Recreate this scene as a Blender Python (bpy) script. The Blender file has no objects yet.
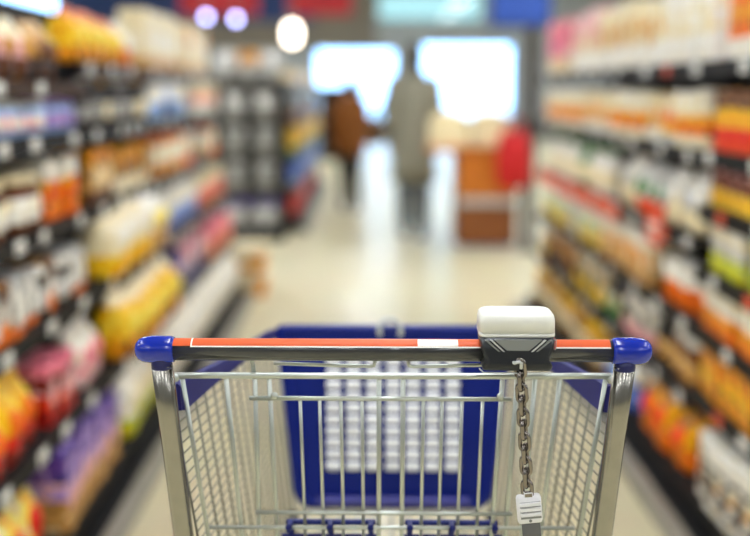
import bpy, bmesh, math, random
from mathutils import Vector, Matrix
random.seed(11)
S = bpy.context.scene
COL = S.collection
PI = math.pi
R = math.radians

# ------------------------------------------------------------------ camera, world, exposure
cd = bpy.data.cameras.new('camera'); cam = bpy.data.objects.new('camera', cd); COL.objects.link(cam)
cam.location = (0, 0, 1.31)
cam.rotation_euler = (R(90 - 9.694), 0, R(-0.385))
cd.sensor_width = 36; cd.lens = 1042 * 36 / 750
cd.clip_start = 0.02; cd.clip_end = 200
cd.dof.use_dof = True; cd.dof.focus_distance = 1.175; cd.dof.aperture_fstop = 1.75
S.camera = cam

S.view_settings.view_transform = 'Standard'; S.view_settings.look = 'None'
S.view_settings.gamma = 1; S.view_settings.use_curve_mapping = False
S.view_settings.exposure = 0.0
CEIL_LIGHT = 24.0
SKY = 7.5
W = bpy.data.worlds.new('sky'); S.world = W; W.use_nodes = True
bg = W.node_tree.nodes['Background']; bg.inputs[0].default_value = (0.36, 0.64, 1.0, 1); bg.inputs[1].default_value = SKY
S.cycles.use_denoising = True
S.cycles.max_bounces = 8
S.cycles.sample_clamp_indirect = 6

# ------------------------------------------------------------------ materials
def lin(c):
    return tuple((v / 255 / 12.92) if v / 255 <= 0.04045 else ((v / 255 + 0.055) / 1.055) ** 2.4 for v in c)
MATS = {}
def mat(name, rgb, rough=0.45, metal=0.0, noise=0.0, scale=20.0, emit=0.0, coat=0.0, bump=0.0, spec=0.5):
    if name in MATS: return MATS[name]
    m = bpy.data.materials.new(name); m.use_nodes = True
    nt = m.node_tree; b = nt.nodes['Principled BSDF']
    c = lin(rgb)
    b.inputs['Base Color'].default_value = (*c, 1)
    b.inputs['Roughness'].default_value = rough; b.inputs['Metallic'].default_value = metal
    b.inputs['Coat Weight'].default_value = coat
    b.inputs['Specular IOR Level'].default_value = spec
    if emit:
        b.inputs['Emission Color'].default_value = (*c, 1); b.inputs['Emission Strength'].default_value = emit
    if noise or bump:
        tc = nt.nodes.new('ShaderNodeTexCoord'); nz = nt.nodes.new('ShaderNodeTexNoise')
        nz.inputs['Scale'].default_value = scale; nz.inputs['Detail'].default_value = 4
        nt.links.new(tc.outputs['Object'], nz.inputs['Vector'])
        if noise:
            mx = nt.nodes.new('ShaderNodeMix'); mx.data_type = 'RGBA'
            nt.links.new(nz.outputs['Fac'], mx.inputs[0])
            mx.inputs[6].default_value = (*[max(0, v * (1 - noise)) for v in c], 1)
            mx.inputs[7].default_value = (*[min(1, v * (1 + noise)) for v in c], 1)
            nt.links.new(mx.outputs[2], b.inputs['Base Color'])
        if bump:
            bp = nt.nodes.new('ShaderNodeBump'); bp.inputs['Strength'].default_value = bump; bp.inputs['Distance'].default_value = 0.01
            nt.links.new(nz.outputs['Fac'], bp.inputs['Height']); nt.links.new(bp.outputs[0], b.inputs['Normal'])
    MATS[name] = m
    return m
PAL = dict(white=(246, 242, 232), cream=(240, 226, 190), ivory=(232, 214, 172), tan=(206, 160, 96), brown=(98, 58, 30), orange=(226, 116, 14),
           amber=(224, 150, 18), yellow=(240, 196, 44), lemon=(242, 222, 110), lime=(206, 208, 30), green=(46, 120, 50), palegreen=(196, 210, 168),
           red=(200, 36, 24), redorange=(238, 72, 24), maroon=(110, 30, 22), pink=(232, 132, 150), rose=(238, 190, 190), magenta=(200, 50, 110),
           purple=(96, 68, 140), lilac=(176, 150, 208), navy=(36, 44, 104), blue=(40, 84, 180), skyblue=(168, 196, 236), grey=(150, 148, 142),
           palegrey=(206, 204, 200), dark=(44, 38, 34), black=(22, 20, 20), gold=(190, 140, 50))
def _rich(c, k=1.2):   # inks a little purer
    g = .3 * c[0] + .59 * c[1] + .11 * c[2]
    return tuple(min(252, max(4, g + (v - g) * k)) for v in c)
PAL = {n: _rich(c) for n, c in PAL.items()}
def P(n): return mat('print_' + n, PAL[n], 0.45, noise=0.06, scale=30, spec=.3)
ALT = dict(white=('cream', 'white'), cream=('ivory', 'white'), ivory=('amber', 'white'), tan=('brown', 'ivory'), brown=('dark', 'tan'), orange=('amber', 'brown'),
           amber=('yellow', 'brown'), yellow=('amber', 'lemon'), lemon=('redorange', 'cream'), lime=('yellow', 'palegreen'), green=('dark', 'palegreen'), palegreen=('white', 'yellow'),
           red=('maroon', 'orange'), redorange=('orange', 'red'), maroon=('brown', 'rose'), pink=('rose', 'maroon'), rose=('white', 'pink'), magenta=('pink', 'rose'),
           purple=('lilac', 'navy'), lilac=('purple', 'rose'), navy=('purple', 'dark'), blue=('navy', 'skyblue'), skyblue=('white', 'lilac'), grey=('dark', 'palegrey'),
           palegrey=('white', 'grey'), dark=('brown', 'black'), black=('dark', 'dark'), gold=('brown', 'amber'))
def PP(n):
    """printed packaging: the base colour with blotches of two companion inks"""
    k = 'packaging_' + n
    if k in MATS: return MATS[k]
    m = bpy.data.materials.new(k); m.use_nodes = True; nt = m.node_tree; b = nt.nodes['Principled BSDF']
    tc = nt.nodes.new('ShaderNodeTexCoord'); nz = nt.nodes.new('ShaderNodeTexNoise'); nz.inputs['Scale'].default_value = 24; nz.inputs['Detail'].default_value = 1.5
    mp = nt.nodes.new('ShaderNodeMapping'); mp.inputs['Location'].default_value = (hash_(n) * 7.3, hash_(n) * 3.1, 0)
    r = nt.nodes.new('ShaderNodeValToRGB'); r.color_ramp.interpolation = 'CONSTANT'
    e = r.color_ramp.elements; e[0].position = 0; e[0].color = (*lin(PAL[ALT[n][0]]), 1); e[1].position = .40; e[1].color = (*lin(PAL[n]), 1)
    q = e.new(.61); q.color = (*lin(PAL[ALT[n][1]]), 1)
    nt.links.new(tc.outputs['Object'], mp.inputs[0]); nt.links.new(mp.outputs[0], nz.inputs['Vector']); nt.links.new(nz.outputs['Fac'], r.inputs[0]); nt.links.new(r.outputs[0], b.inputs['Base Color'])
    b.inputs['Roughness'].default_value = .45; b.inputs['Specular IOR Level'].default_value = .3
    MATS[k] = m
    return m
def hash_(n): return sum((i + 1) * ord(c) for i, c in enumerate(n)) % 97 / 9.7

CHROME = mat('zinc_wire', (192, 196, 188), 0.34, .88, noise=0.08, scale=40)
GALV = mat('silhouette_zinc_mesh', (138, 136, 124), 0.45, 0.9, noise=0.08, scale=40)  # wire zinc coloured darker, painting its silhouette against the bright floor
STEEL = mat('brushed_steel_tube', (152, 148, 140), 0.24, 1.0, noise=0.12, scale=60)
CHAINM = mat('dull_chain_steel', (140, 132, 126), 0.18, 1.0, noise=0.2, scale=120)
BLUEP = mat('glossy_blue_plastic', (1, 36, 158), 0.22, coat=0.3)
NAVYP = mat('navy_basket_plastic', (1, 28, 122), 0.45, noise=0.08, scale=30, spec=.3)
LIPM = mat('highlit_lip_plastic', (48, 48, 126), 0.45, noise=0.06, scale=30, spec=.3)  # board plastic painted paler for the light caught on its lip
FLAPP = mat('dark_navy_flap_plastic', (4, 20, 96), 0.45, noise=0.08, scale=30, spec=.3)
RIMP = mat('violet_blue_rim_plastic', (32, 30, 104), 0.5, noise=0.08, scale=30, spec=.3)
HANDLE = mat('dark_grey_handle_grip', (52, 52, 52), 0.22, noise=0.06, scale=60, coat=.4)
STRIP = mat('orange_red_handle_print', (218, 92, 42), 0.4, spec=.3)
CAPD = mat('shaded_blue_cap_neck', (14, 18, 84), 0.35)  # cap blue darkened: shade on the neck put into the colour
WHITEP = mat('white_print', (244, 240, 232), 0.4)
LOCKW = mat('off_white_lock_plastic', (226, 224, 214), 0.35, noise=0.04, scale=40)
LOCKD = mat('charcoal_lock_plastic', (28, 30, 35), 0.3, noise=0.05, scale=40)
LOCKG = mat('grey_lock_plate', (128, 130, 128), 0.35)
LOCKL = mat('pale_lock_edge', (196, 198, 196), 0.3)
REDP = mat('red_slot_plastic', (190, 20, 30), 0.4)
KEYW = mat('white_key_plastic', (226, 224, 226), 0.4)
KEYG = mat('grey_key_tongue', (96, 96, 98), 0.4)
RUBBER = mat('dark_rubber', (36, 36, 38), 0.6)
INSERT = mat('white_panel_insert', (250, 250, 254), 0.4)
SHELFD = mat('charcoal_shelf_metal', (26, 22, 20), 0.6, noise=0.1, scale=12, spec=.2)
SHELFB = mat('black_shelf_metal', (16, 15, 15), 0.6, noise=0.1, scale=12, spec=.2)
BROWNE = mat('brown_edge_strip', (60, 36, 18), 0.6, noise=0.1, scale=12, spec=.2)
PLINTH = mat('grey_kick_plate', (142, 137, 124), 0.4, noise=0.06, scale=8)
ORSTRIP = mat('orange_red_promotion_strip', (236, 78, 26), 0.4, noise=0.06, scale=8)
TAG = mat('white_price_tag', (240, 238, 230), 0.4)
TAGR = mat('orange_red_price_tag', (238, 84, 36), 0.4)
WOOD = mat('orange_brown_wood', (204, 116, 30), 0.4, noise=0.25, scale=5)
WOODD = mat('red_brown_wood', (136, 76, 28), 0.45, noise=0.25, scale=5)
WALLS = mat('grey_side_wall_paint', (128, 128, 128), 0.7, noise=0.03, scale=3)
WALL = mat('pale_grey_wall_paint', (176, 180, 182), 0.7, noise=0.03, scale=3)
WALLD = mat('taupe_wall_paint', (138, 128, 116), 0.7, noise=0.05, scale=3)
DADO = mat('dark_grey_dado_paint', (78, 76, 78), 0.6, noise=0.05, scale=3)
CEILM = mat('grey_ceiling_tile', (150, 150, 152), 0.8, noise=0.03, scale=3)
BLUEW = mat('blue_fascia_paint', (36, 66, 128), 0.5, noise=0.1, scale=2)
BLUESIGN = mat('bright_blue_sign', (40, 78, 166), 0.5, emit=0.15)
REDSIGN = mat('deep_red_sign', (176, 14, 26), 0.5, noise=0.05, scale=3)
POSTM = mat('dark_brown_grey_post', (66, 56, 48), .5, noise=.08, scale=10)
GREYM = mat('grey_post_metal', (112, 108, 102), 0.4, noise=0.08, scale=10)
FRAMEM = mat('grey_window_frame', (150, 156, 160), 0.5, noise=0.05, scale=10)
LAMPW = mat('warm_white_lamp', (255, 240, 220), 0.4, emit=9)
LAMPB = mat('cool_violet_lamp', (180, 184, 255), 0.4, emit=12)
PAVE = mat('pale_pavement', (206, 206, 204), 0.8, noise=0.1, scale=2)
DIFF = mat('ceiling_light_diffuser', (242, 248, 255), 0.5, emit=CEIL_LIGHT)

def floor_mat():
    m = bpy.data.materials.new('polished_cream_floor_tile'); m.use_nodes = True
    nt = m.node_tree; b = nt.nodes['Principled BSDF']
    tc = nt.nodes.new('ShaderNodeTexCoord'); br = nt.nodes.new('ShaderNodeTexBrick')
    br.offset = 0; br.inputs['Scale'].default_value = 1.0
    br.inputs['Brick Width'].default_value = 0.6; br.inputs['Row Height'].default_value = 0.6
    br.inputs['Mortar Size'].default_value = 0.003
    a = lin((222, 212, 174)); c = lin((217, 207, 170)); d = lin((192, 182, 150))
    br.inputs['Color1'].default_value = (*a, 1); br.inputs['Color2'].default_value = (*c, 1); br.inputs['Mortar'].default_value = (*d, 1)
    nz = nt.nodes.new('ShaderNodeTexNoise'); nz.inputs['Scale'].default_value = 3
    mx = nt.nodes.new('ShaderNodeMix'); mx.data_type = 'RGBA'; mx.blend_type = 'MULTIPLY'; mx.inputs[0].default_value = 0.12
    nt.links.new(tc.outputs['Object'], br.inputs['Vector']); nt.links.new(tc.outputs['Object'], nz.inputs['Vector'])
    nt.links.new(br.outputs['Color'], mx.inputs[6]); nt.links.new(nz.outputs['Color'], mx.inputs[7])
    nt.links.new(mx.outputs[2], b.inputs['Base Color'])
    b.inputs['Roughness'].default_value = 0.33
    b.inputs['Specular IOR Level'].default_value = 0.5
    return m
FLOORM = floor_mat()
def glass_mat(name, tint):
    m = bpy.data.materials.new(name); m.use_nodes = True
    nt = m.node_tree; nt.nodes.remove(nt.nodes['Principled BSDF'])
    t = nt.nodes.new('ShaderNodeBsdfTransparent'); t.inputs[0].default_value = (*tint, 1)
    g = nt.nodes.new('ShaderNodeBsdfGlossy'); g.inputs['Roughness'].default_value = 0.02
    mx = nt.nodes.new('ShaderNodeMixShader'); mx.inputs[0].default_value = 0.06
    nt.links.new(t.outputs[0], mx.inputs[1]); nt.links.new(g.outputs[0], mx.inputs[2])
    nt.links.new(mx.outputs[0], nt.nodes['Material Output'].inputs[0])
    return m
GLASS = glass_mat('clear_glass', (0.95, 0.98, 1.0)); GLASST = glass_mat('teal_tinted_glass', (0.46, 0.47, 0.39))

# ------------------------------------------------------------------ mesh helpers
class MB:
    def __init__(s): s.bm = bmesh.new(); s.mats = []
    def mi(s, m):
        if m not in s.mats: s.mats.append(m)
        return s.mats.index(m)
    def faces(s, fs, m, smooth=False):
        i = s.mi(m)
        for f in fs: f.material_index = i; f.smooth = smooth
    def box(s, c, d, m, rot=None, bev=0.0, smooth=False):
        r = bmesh.ops.create_cube(s.bm, size=1)
        vs = r['verts']
        M = Matrix.Translation(c) @ (rot or Matrix()) @ Matrix.Diagonal((d[0], d[1], d[2], 1))
        bmesh.ops.transform(s.bm, matrix=M, verts=vs)
        fs = list({f for v in vs for f in v.link_faces})
        s.faces(fs, m, smooth)
        if bev:
            es = list({e for f in fs for e in f.edges})
            bmesh.ops.bevel(s.bm, geom=es, offset=bev, segments=2, profile=0.5, affect='EDGES')
        return s
    def loft(s, rings, mats, cap0=True, cap1=True, smooth=True, closed=True):
        """rings of equal length; mats[i] colours the band from ring i to i+1"""
        V = [[s.bm.verts.new(p) for p in r] for r in rings]
        n = len(rings[0])
        for i in range(len(V) - 1):
            m = mats[min(i, len(mats) - 1)] if isinstance(mats, (list, tuple)) else mats
            fs = []
            for k in range(n if closed else n - 1):
                fs.append(s.bm.faces.new((V[i][k], V[i][(k + 1) % n], V[i + 1][(k + 1) % n], V[i + 1][k])))
            s.faces(fs, m, smooth)
        m0 = mats[0] if isinstance(mats, (list, tuple)) else mats
        m1 = mats[-1] if isinstance(mats, (list, tuple)) else mats
        if cap0: s.faces([s.bm.faces.new(V[0][::-1])], m0)
        if cap1: s.faces([s.bm.faces.new(V[-1])], m1)
        return s
    def tube(s, pts, r, m, seg=8, closed=False):
        pts = [Vector(p) for p in pts]; n = len(pts); rings = []
        up = None
        for i, p in enumerate(pts):
            if closed: t = pts[(i + 1) % n] - pts[i - 1]
            else: t = pts[min(i + 1, n - 1)] - pts[max(i - 1, 0)]
            t.normalize()
            if up is None: up = Vector((0, 0, 1)) if abs(t.z) < 0.9 else Vector((0, 1, 0))
            a = t.cross(up).normalized(); up = a.cross(t).normalized()
            rr = r[i] if isinstance(r, (list, tuple)) else r
            rings.append([p + (a * math.cos(2 * PI * k / seg) + up * math.sin(2 * PI * k / seg)) * rr for k in range(seg)])
        if closed: rings.append(rings[0])
        if closed:
            V = [[s.bm.verts.new(p) for p in rg] for rg in rings[:-1]]
            fs = []
            for i in range(n):
                for k in range(seg):
                    fs.append(s.bm.faces.new((V[i][k], V[i][(k + 1) % seg], V[(i + 1) % n][(k + 1) % seg], V[(i + 1) % n][k])))
            s.faces(fs, m, True)
        else: s.loft(rings, m)
        return s
    def lathe(s, prof, mats, seg=20, M=None, cap=True):
        """prof: (radius, z); mats per band"""
        rings = [[(M or Matrix()) @ Vector((r * math.cos(2 * PI * k / seg), r * math.sin(2 * PI * k / seg), z)) for k in range(seg)] for r, z in prof]
        return s.loft(rings, mats, cap, cap)
    def ball(s, c, d, m, seg=16):
        r = bmesh.ops.create_uvsphere(s.bm, u_segments=seg, v_segments=seg // 2, radius=1)
        bmesh.ops.transform(s.bm, matrix=Matrix.Translation(c) @ Matrix.Diagonal((d[0], d[1], d[2], 1)), verts=r['verts'])
        s.faces(list({f for v in r['verts'] for f in v.link_faces}), m, True)
        return s
    def mesh(s, name):
        bmesh.ops.recalc_face_normals(s.bm, faces=s.bm.faces[:])
        me = bpy.data.meshes.new(name); s.bm.to_mesh(me); s.bm.free()
        for m in s.mats: me.materials.append(m)
        return me
    def obj(s, name, parent=None):
        return link(name, s.mesh(name), parent)
def link(name, data, parent=None):
    o = bpy.data.objects.new(name, data); COL.objects.link(o)
    if parent: o.parent = parent
    return o
def tag(o, label, cat, group=None):
    o['label'] = label; o['category'] = cat
    if group: o['group'] = group
    return o
def thing(name, label, cat, loc=(0, 0, 0), rz=0, group=None):
    o = link(name, None); o.location = loc; o.rotation_euler = (0, 0, rz)
    return tag(o, label, cat, group)
def struct(o):
    o['kind'] = 'structure'; return o
def copy_tree(o, parent=None):
    c = o.copy(); COL.objects.link(c); c.parent = parent
    for ch in list(o.children): copy_tree(ch, c)
    return c
def rrect(w, d, r, z, n=3):
    pts = []
    for cx, cy, a0 in ((w / 2 - r, d / 2 - r, 0), (-w / 2 + r, d / 2 - r, 90), (-w / 2 + r, -d / 2 + r, 180), (w / 2 - r, -d / 2 + r, 270)):
        for k in range(n + 1):
            a = R(a0 + 90 * k / n); pts.append((cx + r * math.cos(a), cy + r * math.sin(a), z))
    return pts
ONES = 'first second third fourth fifth sixth seventh eighth ninth tenth eleventh twelfth thirteenth fourteenth fifteenth sixteenth seventeenth eighteenth nineteenth'.split()
TENS = {2: 'twent', 3: 'thirt', 4: 'fort', 5: 'fift', 6: 'sixt', 7: 'sevent'}
def nth(i):
    if i <= 19: return ONES[i - 1]
    t, u = divmod(i, 10)
    return TENS[t] + 'ieth' if u == 0 else TENS[t] + 'y-' + ONES[u - 1]

# ------------------------------------------------------------------ the room
X0, X1, Y0, Y1, ZC = -12, 12, -7, 30, 4.25
struct(MB().box(((X0 + X1) / 2, (Y0 + Y1) / 2, -0.05), (X1 - X0 + .4, Y1 - Y0 + .4, 0.1), FLOORM).obj('floor'))
ceil = struct(MB().box(((X0 + X1) / 2, (Y0 + Y1) / 2, ZC + 0.05), (X1 - X0 + .4, Y1 - Y0 + .4, 0.1), CEILM).obj('ceiling'))
dm = None
for ix in range(-3, 4):
    for iy in range(6):
        if dm is None:
            o = MB().box((0, 0, 0), (0.34, 3.0, 0.04), DIFF, bev=0.01).obj('light_diffuser', ceil); dm = o
        else:
            o = dm.copy(); COL.objects.link(o); o.parent = ceil
        o.location = (ix * 3.1 + 0.08, -4.2 + iy * 5.6, ZC - 0.02)
struct(MB().box((X0 - .1, (Y0 + Y1) / 2, ZC / 2), (0.2, Y1 - Y0, ZC), WALLS).obj('wall_left'))
struct(MB().box((X1 + .1, (Y0 + Y1) / 2, ZC / 2), (0.2, Y1 - Y0, ZC), WALLS).obj('wall_right'))
struct(MB().box((0, Y0 - .1, ZC / 2), (X1 - X0, 0.2, ZC), WALLS).obj('wall_back'))
# front wall with openings: (x0, x1, z0, z1)
WIN = [(-1.5, 0.8, 0.42, 2.45), (1.35, 4.1, 0.5, 2.6), (0.25, 3.25, 3.2, 4.05), (-11.2, -8.7, 3.35, 4.1)]
wb = MB()
xs = sorted({X0, X1, *[w[0] for w in WIN], *[w[1] for w in WIN]}); zs = sorted({0, ZC, *[w[2] for w in WIN], *[w[3] for w in WIN]})
for i in range(len(xs) - 1):
    for j in range(len(zs) - 1):
        cx, cz = (xs[i] + xs[i + 1]) / 2, (zs[j] + zs[j + 1]) / 2
        if any(w[0] < cx < w[1] and w[2] < cz < w[3] for w in WIN): continue
        m = BLUEW if (cz > 3.2 and cx < -4.5) else (WALLD if cx < 0.3 and cz > 2.45 else (DADO if cz < .5 else WALL))
        wb.box((cx, Y1 + .1, cz), (xs[i + 1] - xs[i], 0.2, zs[j + 1] - zs[j]), m)
struct(wb.obj('wall_front'))
for n, (a, b, c, d) in enumerate(WIN):
    w = MB(); t = 0.06
    for (cx, cz, sx, sz) in (((a + b) / 2, c + t / 2, b - a, t), ((a + b) / 2, d - t / 2, b - a, t), (a + t / 2, (c + d) / 2, t, d - c - 2 * t), (b - t / 2, (c + d) / 2, t, d - c - 2 * t)):
        w.box((cx, Y1 + .08, cz), (sx, 0.1, sz), FRAMEM)
    w = struct(w.obj('window_%d' % (n + 1)))
    MB().box(((a + b) / 2, Y1 + .08, (c + d) / 2), (b - a - 2 * t, 0.012, d - c - 2 * t), GLASST if n == 2 else GLASS).obj('pane', w)
struct(MB().box((0, Y1 + 30.25, -0.06), (90, 60, 0.1), PAVE).obj('pavement'))

# ------------------------------------------------------------------ shelving
def bay(side, xb, y0, y1, shelves, label, edge_mats, top, group):
    """side -1 left / +1 right; xb back plane; shelves [(z, x_edge)]"""
    t = thing('shelving_bay', label, 'shelving', (0, 0, 0), 0, group)
    L = y1 - y0; yc = (y0 + y1) / 2; s = side
    MB().box((xb + s * 0.01, yc, (top + 0.02) / 2 + .01), (0.02, L - 0.006, top), SHELFD).obj('back_panel', t)
    for y in (y0 + 0.018, y1 - 0.018):
        MB().box((xb - s * 0.016, y, top / 2 + .01), (0.03, 0.028, top), SHELFB, bev=0.003).obj('upright', t)
    xe = shelves[0][1]
    MB().box((xe - s * 0.065, yc, 0.032), (0.045, L - 0.002, 0.062), PLINTH, bev=0.006).obj('kick_rail', t)
    MB().box((xe + s * 0.05, yc, 0.045), (0.19, L - 0.004, 0.02), SHELFB).obj('kick_plate', t)
    for i, (z, xe) in enumerate(shelves):
        em = edge_mats.get(i, SHELFB)
        w = abs(xb - xe) - 0.034
        sb = MB().box((xe + s * (w / 2 + 0.002), yc, z - 0.012), (w, L - 0.004, 0.022), SHELFD)
        eh = .07 if em is ORSTRIP else .046
        sb.box((xe + s * 0.004, yc, z - eh / 2), (0.006, L - 0.006, eh), em)
        sh = sb.obj('shelf', t)
        y = y0 + 0.07 + random.uniform(0, .05)
        while y < y1 - 0.06 and i > 0:
            tm = TAG
            if s > 0 and random.random() < .15: tm = TAGR
            tw = random.choice((0.05, 0.06, 0.07))
            q = link('price_tag', tag_mesh(tw, tm), sh); q.location = (xe - s * 0.0015, y, z - 0.022); q.rotation_euler = (0, 0, -s * PI / 2)
            y += random.uniform(0.2, 0.45) if s > 0 else random.uniform(.16, .42)
    return t
_tm = {}
def tag_mesh(w, m):
    k = (w, m.name)
    if k not in _tm:
        b = MB().box((0, 0, 0), (w, 0.003, 0.036), m); b.box((0, -0.0018, -0.006), (w * .6, 0.0008, 0.006), MATS['print_dark']); _tm[k] = b.mesh('price_tag')
    return _tm[k]
P('dark')
LSH = [(0.115, -0.80), (0.40, -0.84), (0.68, -0.88), (0.93, -0.90), (1.185, -0.90), (1.40, -0.92)]
LSH1 = LSH[:5] + [(1.335, -0.91)]
LY = [2.2, 3.42, 4.5, 5.56, 6.5]
near = ['nearest', 'second', 'third', 'farthest']
for i in range(4):
    bay(-1, -1.34, LY[i], LY[i + 1], LSH1 if i == 0 else LSH, '%s bay of dark shelving along the left side of the aisle' % near[i], {5: BROWNE, 3: SHELFD}, 1.62, 'left shelving bays')
RSH1 = [(0.115, 0.96), (0.40, 1.0), (0.60, 1.0), (0.78, 1.0), (0.97, 1.0), (1.135, 1.0), (1.395, 1.0)]
RSH = [(0.115, 0.96), (0.36, 1.0), (0.60, 1.0), (0.86, 1.0), (1.13, 1.0), (1.395, 1.0)]
RY = [2.2, 3.14, 4.14, 5.14, 6.14]
for i in range(4):
    rbay = bay(1, 1.44, RY[i], RY[i + 1], RSH1 if i == 0 else RSH, '%s bay of dark shelving along the right side of the aisle' % near[i], {3: ORSTRIP} if i > 1 else {}, 1.62, 'right shelving bays')

    if i == 1:
        pm = MB().box((0.992, 3.58, .835), (.006, .2, .11), TAGR, bev=.002)
        pm.box((0.9885, 3.58, .85), (.001, .12, .02), WHITEP).box((0.9885, 3.58, .815), (.001, .15, .012), WHITEP)
        pm = pm.obj('promotion_tag', [c for c in rbay.children if c.name.startswith('shelf')][3]); pm['label'] = 'large orange-red promotion tag'

# ------------------------------------------------------------------ products: prototypes (front faces local -Y, base at z = 0)
CACHE = {}
def proto(kind, **k):
    key = kind + repr(sorted((a, repr(b)) for a, b in k.items()))
    if key in CACHE: return CACHE[key]
    parts = []
    if kind == 'carton':
        w, d, h = k['w'], k['d'], k['h']; zs = [0]; ms = []
        for f, c in k['bands']: zs.append(zs[-1] + f); ms.append(PP(c))
        T = zs[-1]; r = 0.004
        rings = [rrect(w - .004, d - .004, r, 0, 2)] + [rrect(w, d, r, 0.002 if z == 0 else h * z / T, 2) for z in zs[:-1]] + [rrect(w, d, r, h - 0.002, 2), rrect(w - .004, d - .004, r, h, 2)]
        b = MB().loft(rings, [ms[0]] + ms + [ms[-1]], smooth=False)
        parts.append(('body', b.mesh('carton_body')))
        if k.get('patch'):
            q = MB(); n = 20; zc = h * k.get('pz', .5); rx, rz = w * .33, min(h * .2, w * .4)
            rings = [[(rx * s * math.cos(2 * PI * a / n), y, zc + rz * s * math.sin(2 * PI * a / n)) for a in range(n)] for s, y in ((1, -d / 2 + .0005), (1, -d / 2 - .0012), (.9, -d / 2 - .0016))]
            q.loft(rings, P(k['patch']), smooth=False)
            parts.append(('label', q.mesh('label')))
    elif kind == 'pouch':
        w, d, h = k['w'], k['d'], k['h']; ms = []; zs = [0]
        for f, c in k['bands']: zs.append(zs[-1] + f); ms.append(PP(c))
        T = zs[-1]; b = MB(); n = 20
        lv = sorted({0, .04, .12, .25, .4, .55, .7, .82, .9, .93, 1.0} | {z / T for z in zs[1:-1]})
        def half(f):
            if f < .12: return .78 + .22 * math.sqrt(max(0, f / .12))
            if f < .45: return 1
            return max(.04, 1 - ((f - .45) / .47) ** 2.2 * .97) if f < .92 else .04
        rings, bm_ = [], []
        for j, f in enumerate(lv):
            ww = w / 2 * (0.94 + 0.06 * (abs(f - .45) / .5)) if f > .02 else w / 2 * .9
            dd = d / 2 * half(f); rg = []
            for a in range(n):
                c, s_ = math.cos(2 * PI * a / n), math.sin(2 * PI * a / n)
                rg.append((ww * math.copysign(abs(c) ** .6, c), dd * math.copysign(abs(s_) ** .75, s_), h * f))
            rings.append(rg)
            if j < len(lv) - 1:
                mid = (f + lv[j + 1]) / 2 * T
                bm_.append(next(m for z, m in zip(zs[1:], ms) if mid <= z + 1e-6))
        b.loft(rings, bm_)
        parts.append(('body', b.mesh('pouch_body')))
        q = MB().ball((0, -d / 2 * .86, h * k.get('pz', .42)), (w * .3, d * .16, h * .17), P(k.get('patch') or 'white'))
        parts.append(('label', q.mesh('label')))
    elif kind == 'jar':
        r, h = k['r'], k['h']; g = P(k['fill'])
        b = MB().lathe([(r * .9, 0), (r, h * .04), (r, h * .72), (r * .95, h * .78), (r * .8, h * .82), (r * .8, h * .86)], g, 18)
        parts.append(('body', b.mesh('jar_body')))
        parts.append(('label', MB().lathe([(r + .0003, h * .18), (r + .0012, h * .19), (r + .0012, h * .6), (r + .0003, h * .61)], PP(k['label']), 18, cap=False).mesh('label')))
        parts.append(('lid', MB().lathe([(r * .86, h * .84), (r * .9, h * .85), (r * .9, h * .97), (r * .84, h)], P(k['lid']), 18).mesh('lid')))
    elif kind == 'bottle':
        r, h = k['r'], k['h']
        b = MB().lathe([(r * .88, 0), (r, h * .03), (r, h * .55), (r * .92, h * .64), (r * .5, h * .78), (r * .36, h * .84), (r * .36, h * .9)], P(k['fill']), 18)
        parts.append(('body', b.mesh('bottle_body')))
        parts.append(('label', MB().lathe([(r + .0003, h * .14), (r + .0012, h * .15), (r + .0012, h * .48), (r + .0003, h * .49)], PP(k['label']), 18, cap=False).mesh('label')))
        parts.append(('cap', MB().lathe([(r * .42, h * .86), (r * .46, h * .87), (r * .46, h * .98), (r * .4, h)], P(k['lid']), 14).mesh('cap')))
    elif kind == 'tub':
        r, h = k['r'], k['h']
        parts.append(('body', MB().lathe([(r * .78, 0), (r * .82, h * .03), (r * .9, h * .5), (r * .97, h * .9)], [P(k['fill']), P(k['fill']), PP(k['label'])], 18).mesh('tub_body')))
        parts.append(('lid', MB().lathe([(r * .98, h * .9), (r, h * .91), (r, h * .97), (r * .93, h)], P(k['lid']), 18).mesh('lid')))
    dims = {'carton': lambda: (k['w'], k['d']), 'pouch': lambda: (k['w'], k['d'])}.get(kind, lambda: (2 * k['r'], 2 * k['r']))()
    CACHE[key] = (parts, dims)
    return CACHE[key]
USED = {}
def product(name, kind, spec, loc, rz, label, cat, group):
    parts, _ = proto(kind, **spec)
    root = link(name, parts[0][1]); root.location = loc; root.rotation_euler = (0, 0, rz)
    tag(root, label, cat, group)
    for n, me in parts[1:]: link(n, me, root)
    return root
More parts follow.
